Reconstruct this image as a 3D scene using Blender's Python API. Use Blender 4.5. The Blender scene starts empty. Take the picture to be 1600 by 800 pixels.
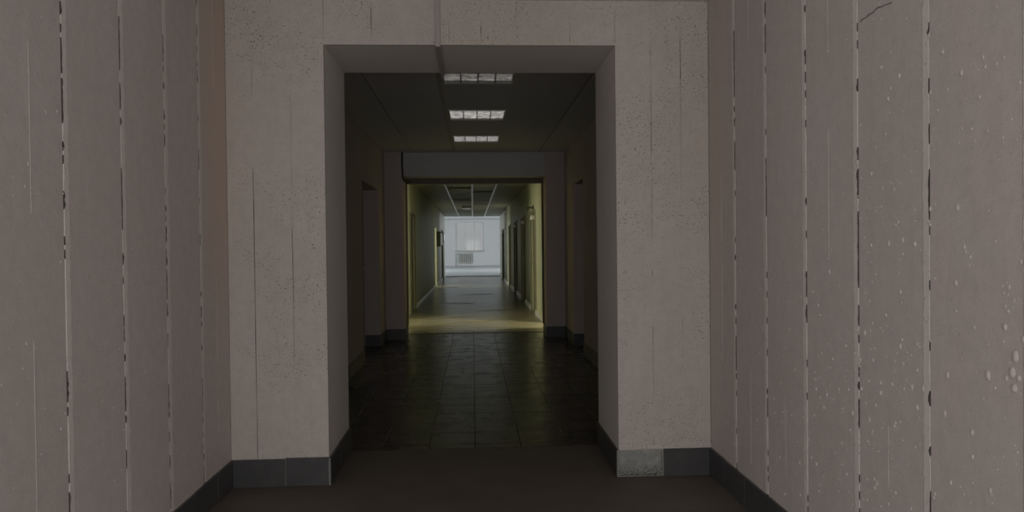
import bpy, bmesh, math, random
from mathutils import Vector, Matrix
random.seed(7)
S = bpy.context.scene
C = S.collection

# ------------------------------------------------------------------ camera
F_PX = 1155.0
cd = bpy.data.cameras.new('camera'); cam = bpy.data.objects.new('camera', cd); C.objects.link(cam)
cd.sensor_fit = 'HORIZONTAL'; cd.sensor_width = 36.0; cd.lens = 36.0 * F_PX / 1600.0
cd.clip_start = 0.05; cd.clip_end = 200
YAW, PITCH, ROLL = -math.atan(61 / F_PX), -math.atan(15 / F_PX), -0.011
cam.matrix_world = Matrix.Translation((0, 0, 1.32)) @ (Matrix.Rotation(YAW, 4, 'Z') @
                   Matrix.Rotation(math.pi / 2 + PITCH, 4, 'X') @ Matrix.Rotation(ROLL, 4, 'Z'))
S.camera = cam

# ------------------------------------------------------------------ world, exposure
S.view_settings.view_transform = 'Standard'; S.view_settings.look = 'None'
S.view_settings.gamma = 1.0; S.view_settings.use_curve_mapping = False
S.view_settings.exposure = 0.0
W = bpy.data.worlds.new('overcast_sky'); S.world = W; W.use_nodes = True
bg = W.node_tree.nodes['Background']
bg.inputs[0].default_value = (0.955, 0.98, 1.0, 1); bg.inputs[1].default_value = 0.355

# ------------------------------------------------------------------ daylight in the windows
def area(name, loc, direction, sx, sy, power, col):
    l = bpy.data.lights.new(name, 'AREA'); l.shape = 'RECTANGLE'; l.size = sx; l.size_y = sy
    l.energy = power; l.color = col
    o = bpy.data.objects.new(name, l); C.objects.link(o); o.location = loc
    o.rotation_euler = Vector(direction).to_track_quat('-Z', 'Z' if abs(direction[2]) < .5 else 'Y').to_euler()
    return o
L_BACK, L_VEST, L_LOBBY, L_SIDE_R, L_SIDE_L, L_SIDE_M = 112.0, 72.0, 810.0, 210.0, 150.0, 85.0
DAY, WARM, COOL = (1.0, .94, .91), (1.0, .935, .76), (.98, .995, 1.0)
area('daylight_vestibule_window', (0, -4.22, 1.18), (0, 1, 0), 5.0, 2.24, L_BACK, DAY)
area('daylight_vestibule_window', (-3.72, -.7, 1.18), (1, 0, 0), 3.6, 2.24, L_VEST, DAY)
area('daylight_vestibule_window', (3.72, -.7, 1.18), (-1, 0, 0), 3.6, 2.24, L_VEST * .64, DAY)
area('daylight_lobby_window', (-5.2, 41.5, 1.75), (1, 0, 0), 9.0, 2.1, L_LOBBY, COOL)
area('daylight_lobby_window', (5.2, 41.5, 1.75), (-1, 0, 0), 9.0, 2.1, L_LOBBY, COOL)
area('daylight_room_window', (-3.66, 11.75, 1.65), (1, 0, 0), 1.1, 1.5, L_SIDE_L, WARM)
area('daylight_room_window', (2.66, 11.7, 1.65), (-1, 0, 0), .9, 1.5, L_SIDE_R, WARM)
area('daylight_room_window', (-3.66, 25.05, 1.65), (1, 0, 0), 1.3, 1.4, L_SIDE_M, (1.0, .98, .92))

# ------------------------------------------------------------------ materials
def mat(name, col, rough=.8, metal=0.0, spec=.5):
    m = bpy.data.materials.new(name); m.use_nodes = True
    b = m.node_tree.nodes['Principled BSDF']
    b.inputs['Base Color'].default_value = (*col, 1); b.inputs['Roughness'].default_value = rough
    b.inputs['Metallic'].default_value = metal; b.inputs['Specular IOR Level'].default_value = spec
    return m
class NT:
    def __init__(s, m):
        s.t = m.node_tree; s.b = s.t.nodes['Principled BSDF']
    def n(s, kind, **kw):
        x = s.t.nodes.new(kind)
        for k, v in kw.items():
            if k in x.inputs: x.inputs[k].default_value = v
            else: setattr(x, k, v)
        return x
    def l(s, a, b): s.t.links.new(a, b)
    def pos(s, scale=(1, 1, 1)):
        g = s.n('ShaderNodeNewGeometry'); mp = s.n('ShaderNodeMapping')
        mp.inputs['Scale'].default_value = scale; s.l(g.outputs['Position'], mp.inputs['Vector'])
        return mp.outputs['Vector']
    def noise(s, scale, detail=4, vec=None, rough=.55):
        x = s.n('ShaderNodeTexNoise', Scale=scale, Detail=detail, Roughness=rough)
        s.l(vec if vec else s.pos(), x.inputs['Vector']); return x.outputs['Fac']
    def ramp(s, fac, stops):
        r = s.n('ShaderNodeValToRGB'); e = r.color_ramp.elements
        while len(e) < len(stops): e.new(.5)
        for i, (p, c) in enumerate(stops):
            e[i].position = p; e[i].color = (*c, 1) if len(c) == 3 else c
        s.l(fac, r.inputs['Fac']); return r.outputs['Color']
    def mix(s, fac, a, b, mode='MIX'):
        x = s.n('ShaderNodeMix', data_type='RGBA', blend_type=mode)
        for sock, v in ((x.inputs[0], fac), (x.inputs[6], a), (x.inputs[7], b)):
            if hasattr(v, 'links') or hasattr(v, 'is_output'): s.l(v, sock)
            elif isinstance(v, (int, float)): sock.default_value = v
            else: sock.default_value = (*v, 1)
        return x.outputs[2]
    def bump(s, h, strength, dist=.01, prev=None):
        x = s.n('ShaderNodeBump', Strength=strength, Distance=dist); s.l(h, x.inputs['Height'])
        if prev: s.l(prev, x.inputs['Normal'])
        return x.outputs['Normal']
g3 = lambda v: (v, v, v)

def plaster(name, c1, c2, c3, pits=.62, pit_col=(.12, .10, .085), bump=.35, pit_amt=.8, fine=1.0, rough=.75, bounce_tint=False):
    m = mat(name, c1, rough, spec=.3 if rough > .6 else .5); n = NT(m)
    big = n.noise(1.1, 3)
    col = n.mix(n.ramp(big, [(.35, g3(0)), (.65, g3(1))]), c1, c2)
    mid = n.noise(2.3, 4, n.pos((1, 1, .45)))
    col = n.mix(n.ramp(mid, [(.5, g3(0)), (.72, g3(1))]), col, c3)
    streak = n.noise(26, 4, n.pos((1, 1, .12)))
    col = n.mix(n.ramp(streak, [(.3, g3(.13 * fine)), (.62, g3(0))]), col, tuple(x * .72 for x in c1))
    gr = n.noise(160, 3)
    col = n.mix(n.ramp(gr, [(.3, g3(.35 * fine)), (.5, g3(0))]), col, tuple(x * .7 for x in c1))
    mot = n.noise(17, 5, rough=.7)
    col = n.mix(n.ramp(mot, [(.32, g3(.4 * fine)), (.6, g3(0))]), col, tuple(x * .78 for x in c1))
    if bounce_tint:                                       # warm bounce light near the corners, painted in as a brown tint
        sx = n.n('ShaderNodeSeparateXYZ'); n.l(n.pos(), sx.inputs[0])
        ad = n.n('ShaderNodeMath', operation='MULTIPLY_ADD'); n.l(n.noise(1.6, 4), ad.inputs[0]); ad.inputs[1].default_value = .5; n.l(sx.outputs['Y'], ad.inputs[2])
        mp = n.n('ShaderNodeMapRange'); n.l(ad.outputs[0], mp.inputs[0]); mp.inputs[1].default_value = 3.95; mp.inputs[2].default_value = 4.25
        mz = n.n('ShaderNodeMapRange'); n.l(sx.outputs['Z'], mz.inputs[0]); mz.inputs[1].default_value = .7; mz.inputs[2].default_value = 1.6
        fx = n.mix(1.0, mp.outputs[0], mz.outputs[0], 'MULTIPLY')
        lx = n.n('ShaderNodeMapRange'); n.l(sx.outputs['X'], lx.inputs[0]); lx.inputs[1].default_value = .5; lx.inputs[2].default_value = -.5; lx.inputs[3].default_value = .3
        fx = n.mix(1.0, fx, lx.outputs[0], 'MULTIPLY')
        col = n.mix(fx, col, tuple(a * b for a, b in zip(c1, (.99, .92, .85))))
    # pits and specks left by the formwork, gathered in patches
    pit = n.noise(130, 2, n.pos((.75, 1, .8)))
    patch = n.noise(3.2, 3)
    th = n.ramp(pit, [(pits, g3(0)), (pits + .045, g3(1))])
    pm = n.ramp(patch, [(.42, g3(.12)), (.62, g3(1))])
    pk = n.mix(1.0, th, pm, 'MULTIPLY')
    sc = n.mix(1.0, pk, g3(pit_amt), 'MULTIPLY')
    col = n.mix(sc, col, pit_col)
    n.l(col, n.b.inputs['Base Color'])
    nb = n.bump(n.noise(34, 5), bump * .6, .006)
    nb = n.bump(th, -bump if False else bump * .5, .002, nb)
    nb = n.bump(streak, bump * .4, .003, nb)
    n.l(nb, n.b.inputs['Normal'])
    return m
M = {}
M['wall'] = plaster('painted_concrete', (.66, .59, .56), (.63, .595, .56), (.70, .615, .595), pits=.68, pit_amt=.5, bounce_tint=True)
M['pier'] = plaster('pitted_painted_concrete', (.655, .60, .56), (.625, .575, .525), (.685, .62, .59), pits=.625, pit_amt=.85)
M['reveal'] = plaster('smooth_brightened_plaster', (.84, .80, .76), (.82, .795, .75), (.86, .81, .775), pits=.72, pit_amt=.4, bump=.2, fine=.5)  # smooth plaster; its paler colour stands in for light inside the opening
M['bead'] = plaster('joint_filler', (.80, .75, .71), (.77, .73, .69), (.82, .76, .73), pits=.66)
M['groove'] = mat('crack_concrete', (.13, .11, .095), .95)
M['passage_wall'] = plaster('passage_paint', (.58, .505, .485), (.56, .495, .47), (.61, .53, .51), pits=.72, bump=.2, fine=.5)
M['beam'] = plaster('beam_paint', (.56, .565, .57), (.545, .55, .555), (.575, .58, .585), pits=.75, bump=.15, fine=.4)
M['ceiling'] = plaster('ceiling_paint', (.76, .76, .76), (.74, .745, .745), (.78, .775, .77), pits=.76, bump=.12, fine=.4)
M['hall_wall'] = plaster('hall_green_paint', (.62, .63, .42), (.58, .62, .42), (.66, .64, .41), pits=.78, bump=.12, fine=.4, rough=.45)
M['hall_ceiling'] = plaster('hall_ceiling_paint', (.72, .71, .58), (.70, .70, .58), (.74, .72, .59), pits=.78, bump=.12, fine=.4, rough=.5)
M['room_wall'] = plaster('cream_room_paint', (.62, .57, .40), (.60, .56, .40), (.64, .58, .42), pits=.78, bump=.1, fine=.3)
M['lobby_wall'] = plaster('white_lobby_paint', (.79, .80, .81), (.78, .795, .80), (.80, .805, .81), pits=.8, bump=.08, fine=.1)
M['white'] = mat('white_enamel', (.72, .72, .68), .4)
M['white_trim'] = mat('white_painted_wood', (.84, .82, .72), .28)
M['duct'] = mat('grey_white_plastic', (.46, .43, .41), .5)
M['black'] = mat('black_rubber', (.012, .012, .012), .6)
M['steel'] = mat('brushed_steel', (.62, .62, .6), .3, 1.0)
M['rail'] = mat('white_aluminium_rail', (.85, .85, .80), .32, .75)
M['glass_tube'] = mat('tube_glass', (.8, .8, .8), .25)
def simple_noise(name, a, b, scale, rough, vecscale=(1, 1, 1), bump=0, spec=.5):
    m = mat(name, a, rough, spec=spec); n = NT(m); v = n.noise(scale, 5, n.pos(vecscale))
    n.l(n.mix(n.ramp(v, [(.35, g3(0)), (.68, g3(1))]), a, b), n.b.inputs['Base Color'])
    if bump: n.l(n.bump(v, bump, .004), n.b.inputs['Normal'])
    return m
M['mirror'] = simple_noise('louvre_aluminium', (.74, .74, .73), (.22, .22, .22), 16, .3, (1, 4, 1), .8)
M['mirror'].node_tree.nodes['Principled BSDF'].inputs['Metallic'].default_value = 1.0
M['skirt'] = simple_noise('grey_porcelain_tile', (.062, .062, .066), (.078, .078, .08), 14, .42, bump=.05)
M['grout'] = mat('light_grout', (.26, .26, .25), .9)
M['floor_grout'] = mat('dark_floor_grout', (.012, .011, .010), .95)
M['front_floor'] = simple_noise('brown_screed_floor', (.135, .115, .098), (.16, .135, .115), 5, .6, bump=.1, spec=.3)
M['brown_wood'] = simple_noise('brown_frame_wood', (.13, .10, .065), (.10, .075, .05), 12, .5, (6, 6, .4))
M['door_paint'] = simple_noise('olive_door_paint', (.25, .235, .15), (.28, .26, .17), 6, .45, (1, 1, .3))
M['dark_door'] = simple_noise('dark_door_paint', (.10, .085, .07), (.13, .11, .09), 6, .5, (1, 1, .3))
M['board_dark'] = simple_noise('dark_board', (.06, .07, .05), (.08, .09, .065), 9, .5)
M['lobby_floor'] = simple_noise('pale_lobby_floor', (.44, .47, .48), (.50, .53, .54), 3, .3, bump=.03)

def tile_mat():
    m = mat('dark_floor_tile', (.05, .043, .037), .34, spec=.5); n = NT(m)
    oi = n.n('ShaderNodeObjectInfo')
    c = n.ramp(oi.outputs['Random'], [(0, (.026, .024, .022)), (.5, (.033, .029, .025)), (.85, (.038, .030, .025)), (1, (.050, .034, .027))])
    blot = n.noise(9, 4)
    c = n.mix(n.ramp(blot, [(.45, g3(0)), (.7, g3(.6))]), c, (.048, .041, .034))
    n.l(c, n.b.inputs['Base Color'])
    rp = n.noise(4.5, 4, n.pos((.45, 5.0, 1)), .65)
    n.l(n.ramp(n.noise(5, 3), [(.3, g3(.20)), (.7, g3(.31))]), n.b.inputs['Roughness'])
    n.l(n.bump(rp, .4, .005), n.b.inputs['Normal']); return m
M['tile'] = tile_mat()
def lino_mat():
    m = mat('olive_linoleum', (.20, .18, .12), .27, spec=.5); n = NT(m)
    v = n.noise(3, 5)
    n.l(n.mix(n.ramp(v, [(.35, g3(0)), (.7, g3(1))]), (.22, .20, .125), (.265, .235, .15)), n.b.inputs['Base Color'])
    rp = n.noise(2.2, 4, n.pos((.5, 2.6, 1)), .6)
    n.l(n.bump(rp, .5, .02), n.b.inputs['Normal']); return m
M['lino'] = lino_mat()
def mortar_mat():
    m = mat('exposed_tile_mortar', (.34, .36, .34), .95, spec=.2); n = NT(m)
    z = n.n('ShaderNodeSeparateXYZ'); g = n.n('ShaderNodeNewGeometry'); n.l(g.outputs['Position'], z.inputs[0])
    low = n.ramp(z.outputs['Z'], [(.015, g3(1)), (.075, g3(0))])
    sp = n.ramp(n.noise(150, 3), [(.47, g3(0)), (.53, g3(1))])
    k = n.mix(1.0, low, sp, 'MULTIPLY')
    base = n.mix(n.ramp(n.noise(20, 4), [(.4, g3(0)), (.65, g3(1))]), (.30, .315, .30), (.40, .41, .39))
    n.l(n.mix(k, base, (.05, .05, .048)), n.b.inputs['Base Color'])
    n.l(n.bump(n.noise(60, 5), .6, .006), n.b.inputs['Normal']); return m
M['mortar'] = mortar_mat()
def pane_mat():
    m = bpy.data.materials.new('window_pane'); m.use_nodes = True; t = m.node_tree
    for x in list(t.nodes): t.nodes.remove(x)
    o = t.nodes.new('ShaderNodeOutputMaterial'); a = t.nodes.new('ShaderNodeBsdfTransparent')
    b = t.nodes.new('ShaderNodeBsdfGlossy'); b.inputs['Roughness'].default_value = .05
    a.inputs[0].default_value = (.97, .98, .98, 1)
    mx = t.nodes.new('ShaderNodeMixShader'); mx.inputs[0].default_value = .02
    t.links.new(a.outputs[0], mx.inputs[1]); t.links.new(b.outputs[0], mx.inputs[2]); t.links.new(mx.outputs[0], o.inputs[0])
    return m
M['pane'] = pane_mat()

# ------------------------------------------------------------------ geometry helpers
def box(bm, x0, x1, y0, y1, z0, z1):
    v = [bm.verts.new((x, y, z)) for z in (z0, z1) for y in (y0, y1) for x in (x0, x1)]
    for f in ((0, 2, 3, 1), (4, 5, 7, 6), (0, 1, 5, 4), (2, 6, 7, 3), (0, 4, 6, 2), (1, 3, 7, 5)):
        bm.faces.new([v[i] for i in f])
def boxes(lst, bevel=0):
    bm = bmesh.new()
    for b in lst: box(bm, *b)
    if bevel: bmesh.ops.bevel(bm, geom=bm.edges[:], offset=bevel, segments=1, affect='EDGES', clamp_overlap=True)
    return bm
def tube(bm, pts, r, seg=8):
    pts = [Vector(p) for p in pts]; rings = []
    for i, p in enumerate(pts):
        d = (pts[min(i + 1, len(pts) - 1)] - pts[max(i - 1, 0)]).normalized()
        a = d.orthogonal().normalized() if i == 0 else (rings_a - d * rings_a.dot(d)).normalized()
        rings_a = a; b = d.cross(a)
        rings.append([bm.verts.new(p + a * r * math.cos(t * 2 * math.pi / seg) + b * r * math.sin(t * 2 * math.pi / seg)) for t in range(seg)])
    for A, B in zip(rings, rings[1:]):
        for t in range(seg): bm.faces.new((A[t], A[(t + 1) % seg], B[(t + 1) % seg], B[t]))
    bm.faces.new(rings[0][::-1]); bm.faces.new(rings[-1])
def wloc(o):
    v = Vector((0, 0, 0))
    while o: v += o.location; o = o.parent
    return v
def obj(name, bm, m, parent=None, smooth=False, loc=None):
    """mesh given in world coordinates; its origin goes to loc (or its parent's origin)"""
    off = wloc(parent) if parent else Vector(loc or (0, 0, 0))
    bmesh.ops.recalc_face_normals(bm, faces=bm.faces[:])
    bmesh.ops.translate(bm, verts=bm.verts[:], vec=-off)
    me = bpy.data.meshes.new(name); bm.to_mesh(me); bm.free()
    if smooth:
        for p in me.polygons: p.use_smooth = True
    me.materials.append(M[m] if isinstance(m, str) else m)
    o = bpy.data.objects.new(name, me); C.objects.link(o)
    if parent: o.parent = parent
    else: o.location = off
    return o
def tag(o, label, cat, group=None, kind=None):
    o['label'] = label; o['category'] = cat
    if group: o['group'] = group
    if kind: o['kind'] = kind
    return o
def thing(name, loc, label, cat, group=None, kind=None):
    o = bpy.data.objects.new(name, None); C.objects.link(o); o.location = loc; o.empty_display_size = .1
    return tag(o, label, cat, group, kind)
def struct(name, bm, m, label, cat, loc=None):
    return tag(obj(name, bm, m, loc=loc), label, cat, kind='structure')

# ------------------------------------------------------------------ main dimensions (metres)
XL, XR = -1.35, 1.35          # entrance room
YB, YF = 1.6, 4.16            # where its side walls begin, and the face of the piers
VX, VY = 3.5, -4.0            # the wider vestibule behind the viewer
OL, OR, OT = -.815, .816, 2.45  # opening between the piers
YP = 4.82                     # rear of the piers
H1 = 2.70                     # entrance room ceiling
PL, PR = -1.25, 1.33          # passage walls
H2 = 2.68
YQ, YQ2 = 10.63, 11.1         # pillars at the passage's far end
QL, QR, QT = -.985, 1.06, 2.335
HL, HR = -1.25, 1.21          # hall walls
YT = 11.35                    # end of the floor tiles
YH = 33.0                     # end of the hall
YL = 49.5                     # lobby back wall

# ------------------------------------------------------------------ floors
fl = struct('floor', boxes([(-VX - .3, VX + .3, VY - .3, YP + .02, -.12, 0)]), 'front_floor',
            'dark brown bare floor of the entrance room in front of the piers', 'floor')
fp = struct('floor_passage', boxes([(PL - .5, PR + .5, YP + .02, YT, -.12, -.004)]), 'floor_grout',
            'dark tiled floor of the unlit passage with a sheen down the middle', 'floor')
PITCH_T = .305
tile_cache = {}
def floor_tile(x0, x1, y0, y1):
    key = (round(x1 - x0, 3), round(y1 - y0, 3))
    if key not in tile_cache:
        bm = boxes([(-key[0] / 2 + .0016, key[0] / 2 - .0016, -key[1] / 2 + .0016, key[1] / 2 - .0016, -.006, 0)])
        top = [e for e in bm.edges if all(v.co.z > -.001 for v in e.verts)]
        bmesh.ops.bevel(bm, geom=top, offset=.0015, segments=1, affect='EDGES')
        me = bpy.data.meshes.new('floor_tile'); bm.to_mesh(me); bm.free(); me.materials.append(M['tile']); tile_cache[key] = me
    o = bpy.data.objects.new('floor_tile', tile_cache[key]); C.objects.link(o); o.parent = fp
    o.location = ((x0 + x1) / 2, (y0 + y1) / 2, random.uniform(-.0008, .0008))
    o.rotation_euler = (random.uniform(-.0007, .0007), random.uniform(-.0007, .0007), 0)
ny = int(math.ceil((YT - YP) / PITCH_T))
for j in range(ny):
    y1 = YT - j * PITCH_T; y0 = max(y1 - PITCH_T, YP + .02)
    if y1 - y0 < .03: continue
    lo, hi = (QL, QR) if y0 >= YQ - .01 else (PL, PR)
    if y1 > YQ > y0: lo, hi = PL, PR
    for i in range(-6, 6):
        x0, x1 = max(i * PITCH_T, lo), min((i + 1) * PITCH_T, hi)
        if x1 - x0 > .02: floor_tile(x0, x1, y0, y1)
for s_, x_, d_, ops_ in ((-1, PL, .24, ((6.35, 7.41), (8.48, 9.97))), (1, PR, .20, ((6.3, 7.3), (8.85, 9.70)))):   # tiles in the door recesses
    for ya_, yb_ in ops_:
        k_ = int(math.ceil((yb_ - ya_) / PITCH_T)); w_ = (yb_ - ya_) / k_
        for q_ in range(k_): floor_tile(min(x_, x_ + s_ * d_), max(x_, x_ + s_ * d_), ya_ + q_ * w_, ya_ + (q_ + 1) * w_)
fh = struct('floor_hall', boxes([(HL - 3.2, HR + 3.2, YT, YH, -.12, 0)]), 'lino',
            'olive linoleum floor of the long green hall, shiny and wavy', 'floor')
def ridge(name, p0, p1, w, h, parent, m, n=14, wav=.03):
    bm = bmesh.new(); rows = []
    for i in range(n + 1):
        t = i / n; x = p0[0] + (p1[0] - p0[0]) * t; y = p0[1] + (p1[1] - p0[1]) * t + wav * math.sin(t * 7 + p0[0])
        k = math.sin(math.pi * min(1, max(0, t))) ** .5 if 0 < t < 1 else .02
        rows.append([bm.verts.new((x, y - w, 0)), bm.verts.new((x, y - w * .55, h * .85 * k)), bm.verts.new((x, y, h * k)), bm.verts.new((x, y + w, 0))])
    for a, b in zip(rows, rows[1:]):
        for q in range(3): bm.faces.new((a[q], a[q + 1], b[q + 1], b[q]))
    return obj(name, bm, m, parent, True)
ridge('lino_wrinkle', (-.85, 12.55), (.56, 13.4), .05, .014, fh, 'lino')
ridge('lino_wrinkle', (-.55, 13.9), (-.1, 13.95), .05, .012, fh, 'lino')
ridge('lino_wrinkle', (.1, 15.2), (.95, 15.5), .06, .008, fh, 'lino')
ridge('lino_wrinkle', (-.7, 17.4), (.1, 17.3), .07, .01, fh, 'lino')
ridge('lino_wrinkle', (-.4, 20.4), (.6, 20.7), .08, .01, fh, 'lino')
ridge('lino_wrinkle', (-1.0, 24.2), (-.5, 24.4), .08, .012, fh, 'lino')
obj('threshold_strip', boxes([(QL, QR, YT - .02, YT + .02, -.003, .005)], .002), 'brown_wood', fh)
flb = struct('floor_lobby', boxes([(-5.4, 5.4, YH, YL + .3, -.12, .004)]), 'lobby_floor',
             'pale glossy floor of the bright lobby at the far end', 'floor')
obj('threshold_strip', boxes([(HL, HR, YH - .12, YH + .12, 0, .022)], .006), 'board_dark', flb)

# ------------------------------------------------------------------ entrance room: side walls of cast panels
JOINTS = [YF - .405 * k for k in range(0, 8)]
def side_wall(side, name, label):
    x = XL if side < 0 else XR
    s = side
    w = struct(name, boxes([tuple(sorted((x + s * .006, x + s * .30))) + (YB, YP, -.12, H1 + .1)]), 'groove', label, 'wall')
    for k in range(len(JOINTS)):
        y1 = JOINTS[k]; y0 = max(y1 - .405, YB)
        if y1 <= YB + .02: break
        g0, g1 = (.016, .016 if k else 0)
        pr = random.uniform(-.002, .002)
        bm = boxes([tuple(sorted((x + s * pr, x + s * .0065))) + (y0 + g0, y1 - g1, 0, H1)])
        ed = [e for e in bm.edges if all(abs(v.co.x - (x + s * pr)) < 1e-5 for v in e.verts)]
        bmesh.ops.bevel(bm, geom=ed, offset=.003, segments=2, affect='EDGES')
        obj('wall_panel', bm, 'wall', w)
        if k:                                     # filler bead in the joint, ragged at its edges
            bm = bmesh.new(); rows = []; n = 170; dep = .0014; run = 0; op = False; dirty = []
            for i in range(n + 1):
                z = .16 + (H1 - .16) * i / n
                if run <= 0: op = random.random() < .33; run = random.randint(2, 9) if op else random.randint(3, 20)
                run -= 1
                wn = .0158 - (random.uniform(.0005, .0046) if op else random.uniform(-.001, .0012))
                if not op and random.random() < .05: wn = .008
                wf_ = .0158 - (.006 * random.random() if random.random() < .06 else random.uniform(-.001, .0012))
                d = dep + random.uniform(-.0006, .0006)
                rows.append([bm.verts.new((x + s * .0062, y1 - wn, z)), bm.verts.new((x - s * d, y1 - wn + .0012, z)),
                             bm.verts.new((x - s * d, y1 + wf_ * .9, z)), bm.verts.new((x + s * .0062, y1 + wf_, z))])
                dirty.append(wn < .0148)
            for i, (A, B) in enumerate(zip(rows, rows[1:])):
                for q in range(3):
                    f_ = bm.faces.new((A[q], A[q + 1], B[q + 1], B[q])); f_.material_index = 1 if q == 0 and (dirty[i] or dirty[i + 1]) else 0
            ob = obj('joint_bead', bm, 'bead', w); ob.data.materials.append(M['groove'])
        # thin fin left by the formwork halfway along the panel
        ym = (y0 + y1) / 2 + random.uniform(-.012, .012)
        z = random.uniform(.2, .9)
        bm = bmesh.new()
        while z < H1 - .3:
            L = random.uniform(.15, .6)
            if random.random() < .35: box(bm, *sorted((x - s * .0007, x + s * .004)), ym - .0015, ym + .0015, z, min(z + L, H1))
            z += L + random.uniform(.05, .4)
        if len(bm.verts): obj('formwork_fin', bm, 'wall', w)
        else: bm.free()
    return w
wl_ = side_wall(-1, 'wall_left', 'grey painted concrete panel wall on the left of the entrance room')
wr_ = side_wall(1, 'wall_right', 'grey painted concrete panel wall with blistered paint on the right')
def blisters(wall, s, spots, seed):
    rnd = random.Random(seed); bm = bmesh.new(); x = XL if s < 0 else XR
    for cy, cz, sy, sz, n, r0, r1 in spots:
        for _ in range(n):
            y, z = rnd.gauss(cy, sy), rnd.gauss(cz, sz); r = r0 + (r1 - r0) * rnd.random() ** 3
            if not (YB + .05 < y < YF - .02 and .2 < z < H1 - .02): continue
            e = rnd.uniform(1, 1.8); rings = []
            for q, (rr, hh) in enumerate(((1, -.25), (.8, .28), (.42, .52))):
                rings.append([bm.verts.new((x - s * r * hh, y + r * rr * math.cos(t * math.pi / 4), z + e * r * rr * math.sin(t * math.pi / 4))) for t in range(8)])
            top = bm.verts.new((x - s * r * .6, y, z))
            for A, B in zip(rings, rings[1:]):
                for t in range(8): bm.faces.new((A[t], A[(t + 1) % 8], B[(t + 1) % 8], B[t]))
            for t in range(8): bm.faces.new((rings[-1][t], rings[-1][(t + 1) % 8], top))
    o = obj('paint_blisters', bm, 'wall', wall, True); o['kind'] = 'stuff'
blisters(wr_, 1, [(2.4, 1.0, .5, .6, 420, .0012, .0035), (2.0, 1.9, .25, .35, 110, .0025, .008), (2.3, .75, .28, .35, 200, .002, .008), (1.8, 1.0, .12, .25, 50, .003, .010),
                  (2.9, .6, .35, .3, 160, .002, .006), (3.4, 1.0, .3, .5, 90, .0015, .005), (1.78, .98, .012, .03, 3, .011, .013), (2.3, 1.5, .3, .5, 80, .002, .007)], 3)
rnd_ = random.Random(11); bm = bmesh.new(); rows = []
for i in range(15):                                 # slanting crack near the top of the right wall
    t = i / 14; y_ = 2.50 - .19 * t; z_ = 2.085 + .004 * t + rnd_.uniform(-.003, .003) + .008 * math.sin(t * 3); w_ = rnd_.uniform(.0009, .002)
    rows.append([bm.verts.new((XR - .0004, y_, z_ - w_)), bm.verts.new((XR - .0025, y_ + .001, z_ + w_ * .2)), bm.verts.new((XR - .0004, y_ + .001, z_ + w_))])
for A, B in zip(rows, rows[1:]):
    for q in range(2): bm.faces.new((A[q], A[q + 1], B[q + 1], B[q]))
obj('crack', bm, 'groove', wr_)
blisters(wl_, -1, [(2.9, 1.2, .5, .7, 300, .0012, .003), (2.6, .8, .4, .5, 130, .002, .005), (3.3, 1.0, .4, .4, 70, .002, .004), (2.3, 1.9, .3, .4, 50, .002, .005)], 5)

# vestibule behind the viewer, with its windows
struct('wall_back', boxes([(-VX - .2, -2.5, VY - .3, VY, 0, H1), (2.5, VX + .2, VY - .3, VY, 0, H1), (-2.5, 2.5, VY - .3, VY, 0, .06), (-2.5, 2.5, VY - .3, VY, 2.31, H1)]),
       'wall', 'grey wall with a long window behind the viewer', 'wall')
for s_, nm in ((-1, 'left'), (1, 'right')):
    X = tuple(sorted((s_ * VX, s_ * (VX + .3)))); X2 = tuple(sorted((s_ * 1.65, s_ * VX)))
    struct('wall_vestibule_' + nm, boxes([X + (VY, -2.5, 0, H1), X + (1.1, YB + .3, 0, H1), X + (-2.5, 1.1, 0, .06), X + (-2.5, 1.1, 2.31, H1), X2 + (YB, YB + .3, 0, H1)]),
           'wall', 'grey %s wall of the vestibule behind the viewer' % nm, 'wall')
def window(name, label, axis, c, a0, a1, z0, z1, splits=2, rails=()):
    """axis 'y': pane plane at y=c, spanning x a0..a1; axis 'x' the other way round"""
    loc = ((a0 + a1) / 2, c, z0) if axis == 'y' else (c, (a0 + a1) / 2, z0)
    r = thing(name, loc, label, 'window', kind='structure')
    def B(p0, p1, q0, q1, t): return (p0, p1, c - t, c + t, q0, q1) if axis == 'y' else (c - t, c + t, p0, p1, q0, q1)
    w = .05
    for b in (B(a0, a0 + w, z0, z1, .03), B(a1 - w, a1, z0, z1, .03), B(a0 + w, a1 - w, z0, z0 + w, .03), B(a0 + w, a1 - w, z1 - w, z1, .03)):
        obj('window_frame', boxes([b], .004), 'white', r)
    for k in range(1, splits):
        p = a0 + (a1 - a0) * k / splits
        obj('mullion', boxes([B(p - .025, p + .025, z0 + w, z1 - w, .026)], .004), 'white', r)
    for k in range(splits):
        p0 = a0 + (a1 - a0) * k / splits + .024; p1 = a0 + (a1 - a0) * (k + 1) / splits - .024
        obj('pane', boxes([B(p0, p1, z0 + w - .005, z1 - w + .005, .003)]), 'pane', r)
    return r
window('window_1', 'long white framed window behind the viewer', 'y', VY - .08, -2.5, 2.5, .06, 2.31, 4)
window('window_7', 'white framed window left behind the viewer', 'x', -VX - .08, -2.5, 1.1, .06, 2.31, 3)
window('window_8', 'white framed window right behind the viewer', 'x', VX + .08, -2.5, 1.1, .06, 2.31, 3)
struct('ceiling', boxes([(-VX - .3, VX + .3, VY - .3, YF + .1, H1, H1 + .1)]), 'ceiling', 'grey concrete ceiling of the entrance room above the lintel', 'ceiling')

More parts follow.
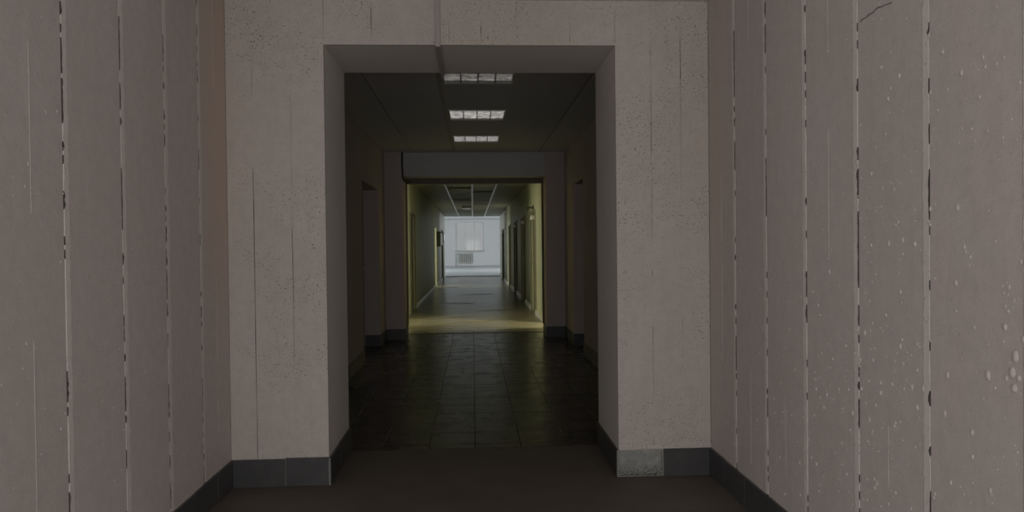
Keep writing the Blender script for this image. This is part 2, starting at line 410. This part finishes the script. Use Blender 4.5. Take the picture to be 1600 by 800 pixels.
# ------------------------------------------------------------------ piers and lintel between entrance room and passage
wf = struct('wall_front', boxes([(XL - .3, OL - .004, YF + .02, YP, 0, H1 + .1), (OR + .004, XR + .3, YF + .02, YP, 0, H1 + .1),
                                 (OL - .004, OR + .004, YF + .02, YP, OT + .004, H1 + .1)]), 'groove',
            'pitted grey concrete wall with a wide square opening into the dark passage', 'wall')
def chip_edge(z0, z1, n=150):
    """offset of a board's edge along its height: mostly closed, here and there chipped open"""
    out = []; run = 0; op = 0
    for i in range(n + 1):
        if run <= 0:
            op = 1 if random.random() < .17 else 0
            run = random.randint(4, 14) if op else random.randint(14, 45)
        run -= 1
        out.append((z0 + (z1 - z0) * i / n, random.uniform(.0002, .0013) if op else (random.uniform(.001, .0025) if random.random() < .03 else 0)))
    return out
def cast_board(x0, x1, y, z0, z1, chips=(True, True)):
    flat = [(z0, 0), (z1, 0)]
    L_ = chip_edge(z0, z1) if chips[0] else flat; R_ = chip_edge(z0, z1) if chips[1] else flat
    pts = [(x0 + d, z) for z, d in L_] + [(x1 - d, z) for z, d in reversed(R_)]
    bm = bmesh.new(); a_ = [bm.verts.new((x, y, z)) for x, z in pts]; b_ = [bm.verts.new((x, YF + .0205, z)) for x, z in pts]
    bm.faces.new(a_); bm.faces.new(b_[::-1])
    for i in range(len(pts)): bm.faces.new((a_[i], a_[i - 1], b_[i - 1], b_[i]))
    bmesh.ops.triangulate(bm, faces=[f for f in bm.faces if len(f.verts) > 4])
    return obj('cast_board', bm, 'pier', wf)
for (a, b) in ((XL, -1.207), (-1.207, -.999), (-.999, OL), (OR, 1.02), (1.02, 1.19), (1.19, XR)):
    cast_board(a, b, YF + random.uniform(-.00015, .00015), 0, H1, (a not in (XL, OR), b not in (OL, XR)))
for (a, b) in ((OL, -.55), (-.55, -.12), (-.12, .06), (.06, .26), (.26, .56), (.56, OR)):
    cast_board(a, b, YF + random.uniform(-.00015, .00015), OT, H1, (True, True))
# reveals of the opening
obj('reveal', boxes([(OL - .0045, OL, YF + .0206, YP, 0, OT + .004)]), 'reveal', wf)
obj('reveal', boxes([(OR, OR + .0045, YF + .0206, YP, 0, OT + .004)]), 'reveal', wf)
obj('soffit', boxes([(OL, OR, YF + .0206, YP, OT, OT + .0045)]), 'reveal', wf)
obj('rear_face', boxes([(PL - .3, OL, YP, YP + .01, 0, H2), (OR, PR + .3, YP, YP + .01, 0, H2), (OL, OR, YP, YP + .01, OT, H2)]), 'passage_wall', wf)

# ------------------------------------------------------------------ skirting tiles
SK = .155
def skirting(name, runs, label):
    r = thing(name, (0, 0, 0), label, 'baseboard', kind='structure')
    # axis x: tiles along X at plane y=c, growing towards sign s of Y; axis y likewise
    for axis, c, a0, a1, s, first, h in runs:
        def B(p0, p1, t0, t1, z0, z1):
            q = tuple(sorted((c + s * t0, c + s * t1)))
            return (p0, p1) + q + (z0, z1) if axis == 'x' else q + (p0, p1) + (z0, z1)
        obj('grout_bed', boxes([B(a0, a1, 0, .0098, 0.001, h - .003)]), 'grout', r)
        p = a0; w = first
        while p < a1 - .01:
            q = min(p + w, a1)
            dh = random.uniform(-.003, .003); t = .012 + random.uniform(-.001, .0015)
            obj('skirting_tile', boxes([B(p + .0018, q - .0018, 0.0003, t, .002, h + dh)], .0015), 'skirt', r)
            p = q; w = .30
    return r
skirting('baseboard_left', [('y', XL, YB + .01, YF - .0135, 1, .2, SK)], 'dark tile skirting along the left wall of the entrance room')
skirting('baseboard_right', [('y', XR, YB + .01, YF - .0135, -1, .2, SK)], 'dark tile skirting along the right wall of the entrance room')
skirting('baseboard_front', [('x', YF, XL, OL + .0, -1, .298, SK), ('x', YF, 1.072, XR, -1, .3, SK),
                             ('y', OL, YF - .013, YP + .01, 1, .31, SK), ('y', OR, YF - .002, YP + .01, -1, .3, SK)],
         'dark grey tile skirting around the two piers, one tile missing')
# bare mortar where the tile has come off
bm = bmesh.new(); n1, n2 = 26, 16; grid = []
for i in range(n1 + 1):
    row = []
    for j in range(n2 + 1):
        x = OR - .002 + (1.071 - OR) * i / n1; z = .002 + (SK - .004) * j / n2
        edge = min(i, n1 - i) == 0 or min(j, n2 - j) == 0
        d = 0 if edge else .004 + random.uniform(0, .0035) + (.004 if i > n1 - 4 else 0)
        row.append(bm.verts.new((x, YF - .001 - d, z)))
    grid.append(row)
for i in range(n1):
    for j in range(n2): bm.faces.new((grid[i][j], grid[i + 1][j], grid[i + 1][j + 1], grid[i][j + 1]))
tag(obj('trim_1', bm, 'mortar'), 'pale bare mortar patch at the foot of the right pier where a tile is missing', 'mortar patch', kind='structure')
# ledge of old plaster above the skirting of the right pier
bm = bmesh.new(); rows = []
for i in range(25):
    x = .93 + (XR - .93) * i / 24; d = .004 + .005 * (i / 24) + random.uniform(-.001, .001); z = SK + .004 + .002 * i / 24
    rows.append([bm.verts.new((x, YF, z - .004)), bm.verts.new((x, YF - d, z - .002)), bm.verts.new((x, YF - d, z + .002)), bm.verts.new((x, YF, z + .016))])
for A, B in zip(rows, rows[1:]):
    for q in range(3): bm.faces.new((A[q], A[q + 1], B[q + 1], B[q]))
obj('plaster_ledge', bm, 'pier', wf)

# ------------------------------------------------------------------ walls with door recesses
def wall_open(name, s, x, th, y0, y1, h, ops, m, label):
    X = lambda a, b: tuple(sorted((x + s * a, x + s * b)))
    L = []; p = y0
    for ya, yb, zt, closed in sorted(ops):
        L.append(X(0, th) + (p, ya, 0, h)); L.append(X(0, th) + (ya, yb, zt, h))
        if closed: L.append(X(th - .04, th) + (ya, yb, 0, zt))
        p = yb
    L.append(X(0, th) + (p, y1, 0, h))
    return struct(name, boxes(L), m, label, 'wall')
def door(n, s, x, ya, yb, zt, dep, leafm, framem, label, handle_far=True, closer=False, arch=0):
    r = thing('door_%d' % n, (x, (ya + yb) / 2, 0), label, 'door', kind='structure')
    X = lambda a, b: tuple(sorted((x + s * a, x + s * b)))
    f = .055; d0, d1 = dep - .03, dep + .05
    for b in ((ya, ya + f, .002, zt), (yb - f, yb, .002, zt), (ya + f, yb - f, zt - f, zt)):
        obj('door_frame', boxes([X(d0, d1) + b], .004), framem, r)
    if arch:                                       # flat casing on the wall face
        for b in ((ya - arch, ya + .004, .002, zt + arch), (yb - .004, yb + arch, .002, zt + arch), (ya + .004, yb - .004, zt - .004, zt + arch)):
            obj('casing', boxes([X(-.022, 0) + b], .004), framem, r)
    lf = obj('door_leaf', boxes([X(dep, dep + .038) + (ya + f + .003, yb - f - .003, .008, zt - f - .003)], .003), leafm, r)
    for z0, z1 in ((.18, .92), (1.08, zt - .25)):
        obj('door_panel', boxes([X(dep - .008, dep + .001) + (ya + f + .14, yb - f - .14, z0, z1)], .005), leafm, lf)
    hy = (yb - f - .07) if handle_far else (ya + f + .07)
    bm = bmesh.new(); sg = -1 if handle_far else 1
    box(bm, *X(dep - .009, dep), hy - .02, hy + .02, .93, 1.13)
    tube(bm, [(x + s * (dep - .004), hy, 1.05), (x + s * (dep - .055), hy, 1.05), (x + s * (dep - .058), hy + sg * .015, 1.05), (x + s * (dep - .058), hy + sg * .12, 1.05)], .010)
    obj('door_handle', bm, 'steel', lf)
    if closer:
        obj('door_closer', boxes([X(dep - .13, dep) + (ya + f + .06, ya + f + .32, zt - f - .085, zt - f - .012)], .006), 'white_trim', lf)
    return r
# passage walls
wall_open('wall_passage_left', -1, PL, .42, YP, YQ2, H2, [(6.35, 7.41, 2.055, True), (8.48, 9.97, 2.09, True)], 'passage_wall',
          'dim grey left wall of the passage with two door recesses')
wall_open('wall_passage_right', 1, PR, .42, YP, YQ2, H2, [(8.85, 9.70, 2.13, True), (6.3, 7.3, 2.1, True)], 'passage_wall',
          'dim grey right wall of the passage with two door recesses')
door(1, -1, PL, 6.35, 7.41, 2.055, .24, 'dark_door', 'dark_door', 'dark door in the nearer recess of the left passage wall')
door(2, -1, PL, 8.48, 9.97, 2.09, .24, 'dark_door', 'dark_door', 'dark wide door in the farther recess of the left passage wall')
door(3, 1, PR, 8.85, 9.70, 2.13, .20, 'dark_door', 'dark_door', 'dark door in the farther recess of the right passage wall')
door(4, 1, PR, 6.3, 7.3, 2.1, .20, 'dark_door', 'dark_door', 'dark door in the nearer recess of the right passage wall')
skirting('baseboard_passage_left', [('y', PL, YP + .012, 6.35, 1, .3, SK), ('x', 7.41, PL - .20, PL + .012, -1, .3, SK), ('y', PL, 7.41, 8.48, 1, .3, SK),
                                    ('x', 9.97, PL - .20, PL + .012, -1, .3, SK), ('y', PL, 9.97, YQ - .013, 1, .3, SK), ('x', YQ, PL, QL + .012, -1, .3, SK), ('y', QL, YQ, YQ2, 1, .3, SK)],
         'dark tile skirting along the left side of the passage and its pillar')
skirting('baseboard_passage_right', [('y', PR, YP + .012, 6.3, -1, .3, SK), ('x', 7.3, PR - .012, PR + .16, -1, .3, SK), ('y', PR, 7.3, 8.85, -1, .3, SK), ('x', 9.70, PR - .012, PR + .16, -1, .3, SK),
                                     ('y', PR, 9.70, YQ - .013, -1, .3, SK), ('x', YQ, QR - .012, PR, -1, .3, SK), ('y', QR, YQ, YQ2, -1, .3, SK)],
         'dark tile skirting along the right side of the passage and its pillar')
# far end of the passage: two pillars, beam, brown frame
wfar = struct('wall_far', boxes([(PL, QL, YQ, YQ2, 0, H2), (QR, PR, YQ, YQ2, 0, H2), (QL, QR, YQ2 - .02, YQ2, QT, H2)]), 'passage_wall',
              'pair of square pillars at the far end of the dark passage', 'wall')
obj('beam', boxes([(QL, QR, YQ + .02, YQ2 - .02, QT, H2)], .006), 'beam', wfar)
tf = thing('trim_2', (0, YQ2, 0), 'brown wooden frame in the opening from passage to green hall', 'door frame', kind='structure')
obj('frame_head', boxes([(QL + .0, QR, YQ2 - .08, YQ2 + .03, 2.262, QT)], .004), 'brown_wood', tf)
obj('frame_post', boxes([(QL, QL + .018, YQ2 - .08, YQ2 + .03, .16, 2.262)], .003), 'brown_wood', tf)
obj('frame_post', boxes([(QR - .022, QR, YQ2 - .08, YQ2 + .03, .16, 2.262)], .003), 'brown_wood', tf)

# ------------------------------------------------------------------ passage ceiling
LX0, LX1 = -.235, .352
LY = [(5.60, 6.19), (7.375, 7.96), (9.08, 9.665)]
cp = struct('ceiling_passage', boxes([(PL - .3, PR + .3, YP, YQ2, H2 + .13, H2 + .2)]), 'groove', 'dim grey ceiling of the passage with three square lamps', 'ceiling')
def cboard(x0, x1, y0, y1, a=.0002, b=.0002): obj('ceiling_board', boxes([(x0 + a, x1 - b, y0 + .0005, y1 - .0005, H2, H2 + .131)], .0006), 'ceiling', cp)
for a, b, g0, g1 in ((PL - .1, -.852, 0, .006), (-.852, LX0, .006, .0002), (LX1, .966, .0002, .006), (.966, PR + .1, .006, 0)): cboard(a, b, YP, YQ2, g0, g1)
ys = [YP] + [v for p in LY for v in p] + [YQ2]
for k in range(0, len(ys), 2): cboard(LX0, LX1, ys[k], ys[k + 1])

def lamp(i, y0, y1, label):
    r = thing('ceiling_lamp', ((LX0 + LX1) / 2, (y0 + y1) / 2, H2), label, 'lamp', 'square louvre lamps of the passage')
    fr = .014; zb = H2 - .006
    for b in ((LX0, LX1, y0, y0 + fr), (LX0, LX1, y1 - fr * 1.6, y1), (LX0, LX0 + fr, y0 + fr, y1 - fr * 1.6), (LX1 - fr, LX1, y0 + fr, y1 - fr * 1.6)):
        obj('lamp_rim', boxes([b + (zb, H2 + .05)], .002), 'white', r)
    obj('lamp_housing', boxes([(LX0 + .002, LX1 - .002, y0 + .002, y1 - .002, H2 + .098, H2 + .12)]), 'white', r)
    ix0, ix1, iy0, iy1 = LX0 + fr, LX1 - fr, y0 + fr, y1 - fr * 1.6
    cw = (ix1 - ix0) / 4
    for c in range(4):                              # parabolic trough of each tube
        x0, x1 = ix0 + c * cw, ix0 + (c + 1) * cw; xm = (x0 + x1) / 2
        bm = bmesh.new(); prof = []
        for k in range(13):
            u = -1 + 2 * k / 12; prof.append((xm + u * (cw / 2 - .0012), H2 + .001 + .075 * (1 - u * u * u * u)))
        A = [bm.verts.new((x, iy0, z)) for x, z in prof]; B = [bm.verts.new((x, iy1, z)) for x, z in prof]
        for k in range(12): bm.faces.new((A[k], A[k + 1], B[k + 1], B[k]))
        tr = obj('reflector', bm, 'mirror', r, True)
        bm = bmesh.new(); tube(bm, [(xm, iy0, H2 + .058), (xm, iy1, H2 + .058)], .011, 10); obj('fluorescent_tube', bm, 'glass_tube', tr, True)
        nb = 7
        for k in range(1, nb):                      # V-shaped cross blades
            yb = iy0 + (iy1 - iy0) * k / nb; bm = bmesh.new(); hw = cw / 2 - .004
            P = [(-.0120, .05), (-.0052, .0215), (-.0029, .010), (-.0015, .001), (.0015, .001), (.0029, .010), (.0052, .0215), (.0120, .05)]
            A = [bm.verts.new((xm - hw, yb + p, H2 + q)) for p, q in P]; B = [bm.verts.new((xm + hw, yb + p, H2 + q)) for p, q in P]
            for q in range(7): bm.faces.new((A[q], A[q + 1], B[q + 1], B[q]))
            obj('louvre_blade', bm, 'mirror', tr)
        if c: obj('divider', boxes([(x0 - .003, x0 + .003, iy0, iy1, H2 - .002, H2 + .03)]), 'groove', r)
    return r
for i, ((a, b), t) in enumerate(zip(LY, ('nearest of the three square louvre lamps in the passage ceiling', 'middle one of the three square louvre lamps in the passage ceiling',
                                         'farthest of the three square louvre lamps, close to the far beam'))): lamp(i, a, b, t)

# cable duct over the lintel, under it and on along the lamps
du = thing('cable_duct', (-.18, YF, OT), 'thin grey plastic cable duct down the lintel and along the ceiling lamps', 'cable duct')
obj('duct_length', boxes([(-.196, -.168, YF - .014, YF - .002, OT - .012, H1 - .003)], .002), 'duct', du)
obj('duct_length', boxes([(-.196, -.168, YF - .0145, YP + .022, OT - .013, OT - .001)], .002), 'duct', du)
obj('duct_length', boxes([(-.196, -.168, YP + .0105, YP + .023, OT - .001, H2 - .001)], .002), 'duct', du)
obj('duct_length', boxes([(-.268, -.240, YP + .0105, YQ - .2, H2 - .012, H2 - .0005)], .002), 'duct', du)
bm = bmesh.new()
tube(bm, [(-.992, YQ - .012, H2 - .002), (-.995, YQ - .012, 2.52), (-.990, YQ - .012, 2.40), (-.984, YQ - .012, 2.30), (-.965, YQ + .0, 2.275), (-.93, YQ + .06, 2.25), (-.915, YQ + .2, 2.252), (-.91, YQ2 - .085, 2.30)], .011)
tag(obj('cable', bm, 'black', smooth=True, loc=(-.99, YQ, H2)), 'black cable hanging down the left pillar beside the beam', 'cable')

# ------------------------------------------------------------------ green hall
RD = [(14.2, 15.2), (17.0, 18.3), (20.2, 21.45), (23.6, 24.6), (28.5, 30.2)]
LD = [(14.85, 15.95), (24.5, 25.6), (29.6, 31.0)]
wall_open('wall_hall_left', -1, HL, .22, YQ2, YH, H2, [(12.35, 13.6, 2.1, False)] + [(a, b, 1.98, k != 1) for k, (a, b) in enumerate(LD)], 'hall_wall', 'pale green left wall of the long hall with doors')
wall_open('wall_hall_right', 1, HR, .22, YQ2, YH, H2, [(11.85, 12.7, 2.1, False)] + [(a, b, 1.98, True) for a, b in RD], 'hall_wall', 'pale green right wall of the long hall with a row of doors')
nth = ['first and nearest', 'second', 'third', 'fourth', 'fifth and farthest']
for k, (a, b) in enumerate(RD):
    door(5 + k, 1, HR, a, b, 1.98, .06, 'door_paint', 'door_paint', '%s olive door along the right wall of the hall' % nth[k], closer=True, arch=.05)
for k, (a, b) in enumerate(LD):
    if k == 1: continue                              # stands open to a bright room
    door(10 + k, -1, HL, a, b, 1.98, .06, 'door_paint', 'door_paint', '%s olive door along the left wall of the hall' % ['nearest', 'middle', 'farthest'][k], handle_far=False, arch=.05)
def plain_base(name, s, x, segs, label):
    r = thing(name, (x, 20, 0), label, 'baseboard', kind='structure')
    X = tuple(sorted((x, x - s * .035)))
    for a, b in segs: obj('skirting_board', boxes([X + (a, b, 0.001, .095)], .006), 'white_trim', r)
def gaps(y0, y1, ops):
    out = []; p = y0
    for a, b in sorted(ops): out.append((p, a)); p = b
    out.append((p, y1)); return out
plain_base('baseboard_hall_left', -1, HL, gaps(16.05, YH - .13, [(a - .08, b + .08) for a, b in LD[1:]]), 'white skirting board along the left wall of the green hall')
plain_base('baseboard_hall_right', 1, HR, gaps(12.75, YH - .13, [(a - .08, b + .08) for a, b in RD]), 'white skirting boards between the doors of the right hall wall')
# ceiling with rails and panels
ch = struct('ceiling_hall', boxes([(HL - .25, HR + .25, YQ2, YH, H2 + .02, H2 + .12)]), 'hall_ceiling', 'greenish ceiling of the long hall with white rails and slatted panels', 'ceiling')
RX = (-.585, 0.0, .52)
for xr in RX: obj('ceiling_rail', boxes([(xr - .022, xr + .022, YQ2, YH - .02, H2 - .035, H2 + .021)], .003), 'rail', ch)
me_panels = {}
k = 0; y = YQ2 + .05
while y < YH - .35:
    for a, b in ((RX[0], RX[1]), (RX[1], RX[2])):
        if (a < -.3 and k in (9, 16)) or (a > -.3 and k in (11,)): continue       # panels that have gone
        key = round(b - a, 3)
        if key not in me_panels:
            w = b - a - .04
            bm = boxes([(-w / 2, w / 2, q * .1 + .006, q * .1 + .094, -.012, .0) for q in range(6)] + [(-w / 2, -w / 2 + .03, 0, .6, 0, .008), (w / 2 - .03, w / 2, 0, .6, 0, .008)])
            me = bpy.data.meshes.new('ceiling_panel'); bmesh.ops.recalc_face_normals(bm, faces=bm.faces[:]); bm.to_mesh(me); bm.free()
            me.materials.append(M['hall_ceiling']); me_panels[key] = me
        o = bpy.data.objects.new('ceiling_panel', me_panels[key]); C.objects.link(o); o.parent = ch
        o.location = ((a + b) / 2, y, H2 + random.uniform(-.006, .004)); o.rotation_euler = (random.uniform(-.012, .012), 0, 0)
    y += .61; k += 1
hl = thing('hall_lamp', (-.19, 25.1, H2 - .01), 'white flat lamp beside the middle ceiling rail of the green hall', 'lamp')
obj('lamp_body', boxes([(-.34, -.03, 24.6, 25.6, H2 - .06, H2 - .015)], .006), 'white', hl)
obj('diffuser', boxes([(-.325, -.045, 24.63, 25.57, H2 - .075, H2 - .058)], .006), 'glass_tube', hl)

# wall boards on the left of the hall
nb = thing('notice_cabinet', (HL, 25.9, 1.34), 'dark wall cabinet with two pale windows on the left hall wall', 'notice board')
obj('cabinet_body', boxes([(HL + .001, HL + .13, 25.75, 27.6, 1.34, 1.87)], .006), 'board_dark', nb)
obj('cabinet_window', boxes([(HL + .129, HL + .137, 25.82, 26.6, 1.39, 1.82)], .003), 'rail', nb)
obj('cabinet_window', boxes([(HL + .129, HL + .137, 26.72, 27.52, 1.39, 1.82)], .003), 'rail', nb)
nb = thing('notice_sheet_board', (HL, 31.6, 1.54), 'small pale notice board far down the left hall wall', 'notice board')
obj('board_panel', boxes([(HL + .001, HL + .03, 31.2, 32.1, 1.54, 1.92)], .004), 'board_dark', nb)
obj('paper_sheet', boxes([(HL + .029, HL + .034, 31.25, 32.05, 1.58, 1.88)]), 'rail', nb)
# small sign bracket on the right wall
sb = thing('wall_bracket', (HR, 15.45, 1.98), 'small dark bracket on the lit right wall of the hall', 'bracket')
obj('bracket_plate', boxes([(HR - .01, HR - .0005, 14.55, 14.75, 2.035, 2.13)], .002), 'black', sb)
obj('bracket_arm', boxes([(HR - .13, HR - .009, 14.62, 14.68, 2.07, 2.10), (HR - .13, HR - .10, 14.55, 14.75, 2.045, 2.105)]), 'board_dark', sb)

# side rooms whose doorways give the hall its yellowish light
def side_room(nm, s, x, ya, yb, wy0, wy1, n, label, wlabel, depth=3.5):
    X = lambda a, b: tuple(sorted((s * a, s * b)))
    xi, xo = abs(x) + .22, depth
    L = [X(xi, xo + .2) + (ya - .15, ya, 0, H2), X(xi, xo + .2) + (yb, yb + .15, 0, H2), X(xi, xo + .2) + (ya, yb, H2 - .05, H2 + .05),
         X(xo, xo + .2) + (ya, wy0, 0, H2 - .05), X(xo, xo + .2) + (wy1, yb, 0, H2 - .05), X(xo, xo + .2) + (wy0, wy1, 0, .85), X(xo, xo + .2) + (wy0, wy1, 2.4, H2 - .05)]
    struct(nm, boxes(L), 'room_wall', label, 'wall')
    window('window_%d' % n, wlabel, 'x', s * (xo + .08), wy0, wy1, .85, 2.4, 2)
side_room('wall_room_left', -1, HL, 11.12, 14.0, 11.2, 12.3, 2, 'cream walls of the side room left of the hall', 'window of the side room left of the hall')
side_room('wall_room_right', 1, HR, 11.12, 13.6, 11.25, 12.15, 3, 'cream walls of the side room right of the hall', 'window of the side room right of the hall', 2.5)

side_room('wall_room_middle', -1, HL, 23.8, 26.3, 24.35, 25.75, 9, 'cream walls of the side room halfway down the hall', 'window of the side room halfway down the hall')

# ------------------------------------------------------------------ lobby
HLB = 3.12
WX0, WX1, WZ0, WZ1 = -1.12, .74, 1.06, 2.97
struct('wall_lobby_back', boxes([(-5.3, WX0, YL, YL + .25, 0, HLB), (WX1, 5.3, YL, YL + .25, 0, HLB), (WX0, WX1, YL, YL + .25, 0, WZ0), (WX0, WX1, YL, YL + .25, WZ1, HLB)]),
       'lobby_wall', 'bright white end wall of the lobby with a window above a radiator', 'wall')
struct('wall_lobby_front', boxes([(-5.3, HL, YH, YH + .2, 0, HLB), (HR, 5.3, YH, YH + .2, 0, HLB), (HL, HR, YH, YH + .2, H2, HLB)]), 'lobby_wall',
       'white lobby wall around the end of the green hall', 'wall')
for s, nm in ((-1, 'left'), (1, 'right')):
    X = tuple(sorted((s * 5.0, s * 5.3)))
    struct('wall_lobby_' + nm, boxes([X + (YH, 37.0, 0, HLB), X + (46.0, YL, 0, HLB), X + (37.0, 46.0, 0, .7), X + (37.0, 46.0, 2.8, HLB)]), 'lobby_wall',
           'white %s side wall of the lobby with a long window' % nm, 'wall')
    window('window_%d' % (5 if s < 0 else 6), 'long window in the %s side wall of the lobby' % nm, 'x', s * 5.1, 37.0, 46.0, .7, 2.8, 6)
struct('ceiling_lobby', boxes([(-5.3, 5.3, YH, YL + .25, HLB, HLB + .1)]), 'lobby_wall', 'white ceiling of the lobby at the far end', 'ceiling')
window('window_4', 'bright window in the end wall of the lobby above the radiator', 'y', YL + .14, WX0, WX1, WZ0, WZ1, 3)
tag(obj('window_sill', boxes([(WX0 - .08, WX1 + .06, YL - .16, YL - .001, WZ0 - .05, WZ0)], .008), 'beam', loc=(0, YL, WZ0)), 'grey window sill over the radiator in the lobby', 'window sill')
ra = thing('radiator', (-.49, YL - .12, .2), 'white ribbed radiator under the lobby window', 'radiator')
for k in range(7):
    x = -.87 + k * .125
    bm = boxes([(x - .036, x + .036, YL - .20, YL - .09, .22, .92)]); bmesh.ops.bevel(bm, geom=bm.edges[:], offset=.02, segments=2, affect='EDGES')
    obj('radiator_section', bm, 'white', ra)
obj('gap_shade_plate', boxes([(-.93, -.06, YL - .085, YL - .07, .25, .90)]), 'board_dark', ra)  # dark sheet added behind the sections as shade in the gaps
for z in (.27, .87):
    bm = bmesh.new(); tube(bm, [(-.93, YL - .125, z), (-.05, YL - .125, z)], .022); obj('header_pipe', bm, 'white', ra, True)
hp = bmesh.new(); tube(hp, [(-1.13, YL - .03, .0045), (-1.13, YL - .03, .80), (-1.13, YL - .05, .87), (-1.08, YL - .125, .87), (-.935, YL - .125, .87)], .02)
tag(obj('heating_pipe', hp, 'beam', smooth=True, loc=(-1.13, YL - .03, 0)), 'grey heating pipe rising left of the lobby radiator', 'pipe')
r = thing('baseboard_lobby', (0, YL, 0), 'grey skirting along the end wall of the lobby', 'baseboard', kind='structure')
obj('skirting_board', boxes([(-4.9, 4.9, YL - .02, YL - .0005, .005, .075)], .004), 'beam', r)
